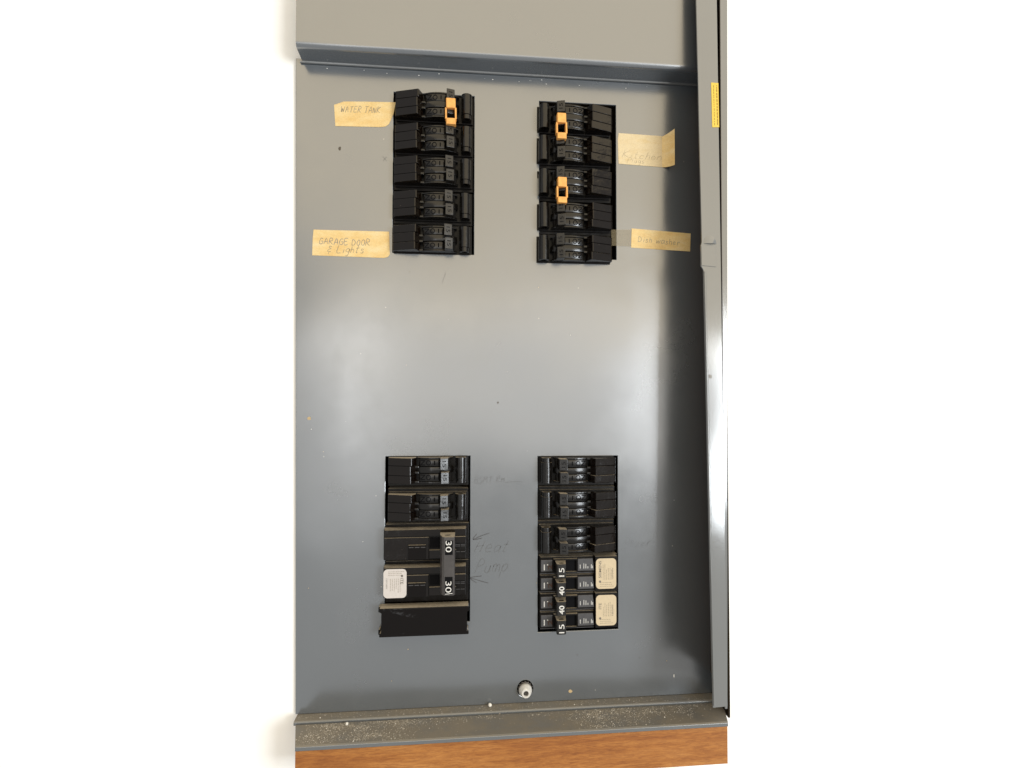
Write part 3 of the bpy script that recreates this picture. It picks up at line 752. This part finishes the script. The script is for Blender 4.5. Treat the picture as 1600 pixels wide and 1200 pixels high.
tape('tape_label', [(-94.2, 221.7), (-87.2, 224.6), (-73.9, 225.3), (-48.4, 226.2), (-50.0, 217.2), (-53.3, 209.1), (-56, 207), (-60.5, 206.4), (-93.1, 205.6)], 'tape',
     'tan tape label with clipped corners reading water tank', [line('WATER TANK', -89.4, 216.6, 4.4, 'pencil_tape', .45, 0.86, 0.02, .2)])
k_ = tape('tape_label', [(125.7, 210.8), (161.0, 210.0), (162.0, 184.9), (125.6, 186.2), (125.0, 204.6)], 'tape_pale',
     'pale tape label by the upper right breakers with a folded end', [line('Kitchen', 128.6, 191.8, 5.2, 'pencil_pale', .32, 1.45, -0.05, .3), line('Plugs', 132.6, 187.4, 3.8, 'pencil_pale', .28, 1.3, -0.02, .2)])
fp = MB(); n = 6; vs = []
for i in range(n + 1):
    t = i / n; x = 161.2 + 7.6 * t; h = 0.3 + 7.0 * t * t
    vs += [(x, 209.6 + 3.4 * t, h), (x, 185.0 - 0.8 * t, h), (x, 209.6 + 3.4 * t, h - .2), (x, 185.0 - 0.8 * t, h - .2)]
fs = []
for i in range(n):
    a = i * 4; b = a + 4
    fs += [(a, b, b + 1, a + 1), (a + 2, b + 2, b + 3, a + 3), (a, b, b + 2, a + 2), (a + 1, b + 1, b + 3, a + 3)]
fs += [(0, 1, 3, 2), (n * 4, n * 4 + 1, n * 4 + 3, n * 4 + 2)]
fp.add(vs, fs)
kx = k_.location.x / MM; kz = k_.location.z / MM
W2(fp, 'folded_end', 'tape', k_, kx, kz, smooth=True)
d_ = tape('tape_label', [(136.1, 134.9), (184.4, 132.3), (183.8, 117.9), (135.5, 119.6)], 'tape',
     'long tan tape label reading dish washer beside the trim', [line('Dish washer.', 141.0, 124.4, 4.6, 'pencil_tape', .42, 1.12, -0.055, .1)])
W2(MB().ph([(119.4, 133.4), (135.9, 133.9), (135.6, 120.4), (119.6, 120.7)], 0.3, 0.36), 'clear_strip', 'clear', d_, d_.location.x / MM, d_.location.z / MM)

# yellow notice on the trim
ys = empty('yellow_sticker', 191, 202.4, th(202.4)); tag(ys, 'narrow yellow printed sticker on the right-hand trim', 'sticker')
def YS(mb, name, m): return W2(mb.map(lambda x, z, h: (x, z, h + th(z) - th(202.4))), name, m, ys, 191, 202.4)
YS(MB().ph([(186.4, 235.6), (192.0, 235.5), (191.8, 201.6), (186.5, 201.3)], 0.05, 0.25), 'sheet', 'yellow')
yp = MB()
for xx, ww in ((188.3, .3), (190.7, .5)):
    z = 233.6
    while z > 203.6:
        l = random.uniform(.6, 2.2); yp.box(xx - ww, xx + ww * .6, z - l, z, 0.26, 0.3); z -= l + random.uniform(.3, .8)
YS(yp, 'fine_print', 'yprint')

# ------------------------------------------------------------------ wood below, pellet and dust
wp = MB().px([(20, -236.2), (33.2, -236.2), (33.6, -236.8), (33.6, -263), (20, -263)], -107.8, 194.8).build('wood_rail', 'wood', origin=(40, -262, 20))
tag(wp, 'orange-brown wooden rail running under the panel', 'rail')
def blob(name, x, z, h, r, m, label, cat):
    bm = bmesh.new(); bmesh.ops.create_icosphere(bm, subdivisions=2, radius=r * MM)
    for v_ in bm.verts: v_.co *= random.uniform(.9, 1.1)
    me = bpy.data.meshes.new(name); bm.to_mesh(me); bm.free(); me.materials.append(M[m])
    for q_ in me.polygons: q_.use_smooth = True
    o = bpy.data.objects.new(name, me); COL.objects.link(o); o.location = (x * MM, -h * MM, z * MM); tag(o, label, cat)
blob('plaster_pellet', 24.6, -229.2, 3.0, 1.4, 'pellet', 'small white pellet lying on the inner ledge left of the screw', 'pellet')
blob('plaster_crumb', -78.0, -231.8, 13.0, 1.1, 'pellet', 'pale crumb in the dust at the left end of the sill', 'crumb')

dg = MB()
def grain(x, z, h, r):
    c = [(1, 0, 0), (-1, 0, 0), (0, 1, 0), (0, -1, 0), (0, 0, 1), (0, 0, -1)]
    vs = [(x + a * r * random.uniform(.6, 1.2), z + max(b, -.3) * r * random.uniform(.6, 1.1), h + d * r * random.uniform(.6, 1.2)) for a, b, d in c]
    dg.add(vs, [(0, 2, 4), (2, 1, 4), (1, 3, 4), (3, 0, 4), (2, 0, 5), (1, 2, 5), (3, 1, 5), (0, 3, 5)])
def dens(x, h):
    # swept-looking bare patches in the middle, drifts at both ends
    d = 0.02
    d += 1.0 * math.exp(-((x + 75) / 42) ** 2) + 1.1 * math.exp(-((x - 125) / 30) ** 2) * (1.25 - h / 40)
    d += 0.55 * math.exp(-((h - 10.5) / 3.5) ** 2)
    return d
clumps = []
while len(clumps) < 90:
    x = random.uniform(-108, 192); h = random.uniform(10.2, 33.0)
    if random.random() * 1.5 < dens(x, h): clumps.append((x, h, random.uniform(2, 9), random.uniform(1, 4)))
cnt = 0
while cnt < 8000:
    if random.random() < 0.55:
        c_ = random.choice(clumps); x = random.gauss(c_[0], c_[2]); h = random.gauss(c_[1], c_[3])
        if not (10.2 < h < 33.6 and -108 < x < 193): continue
    else:
        x = random.uniform(-107, 192); h = random.uniform(10.2, 33.5)
        if random.random() * 1.6 > dens(x, h): continue
    grain(x, -232.6, h, random.choice([.10, .12, .14, .18, .18, .22, .3, .4]) * random.uniform(.7, 1.2)); cnt += 1
for i in range(1100):
    grain(random.uniform(-115, 192), -230.55, random.uniform(0.6, 8.4), random.choice([.12, .16, .2, .3]) * random.uniform(.7, 1.2))
for i in range(30):
    grain(random.uniform(-115, 192), -230.5 if random.random() < .5 else -232.5, random.uniform(1, 8.0) if random.random() < .4 else random.uniform(11, 32), random.uniform(.4, .75))
d = dg.build('sill_dust', 'grain', recalc=False); tag(d, 'gritty pale dust scattered along the sill', 'dust', kind='stuff')
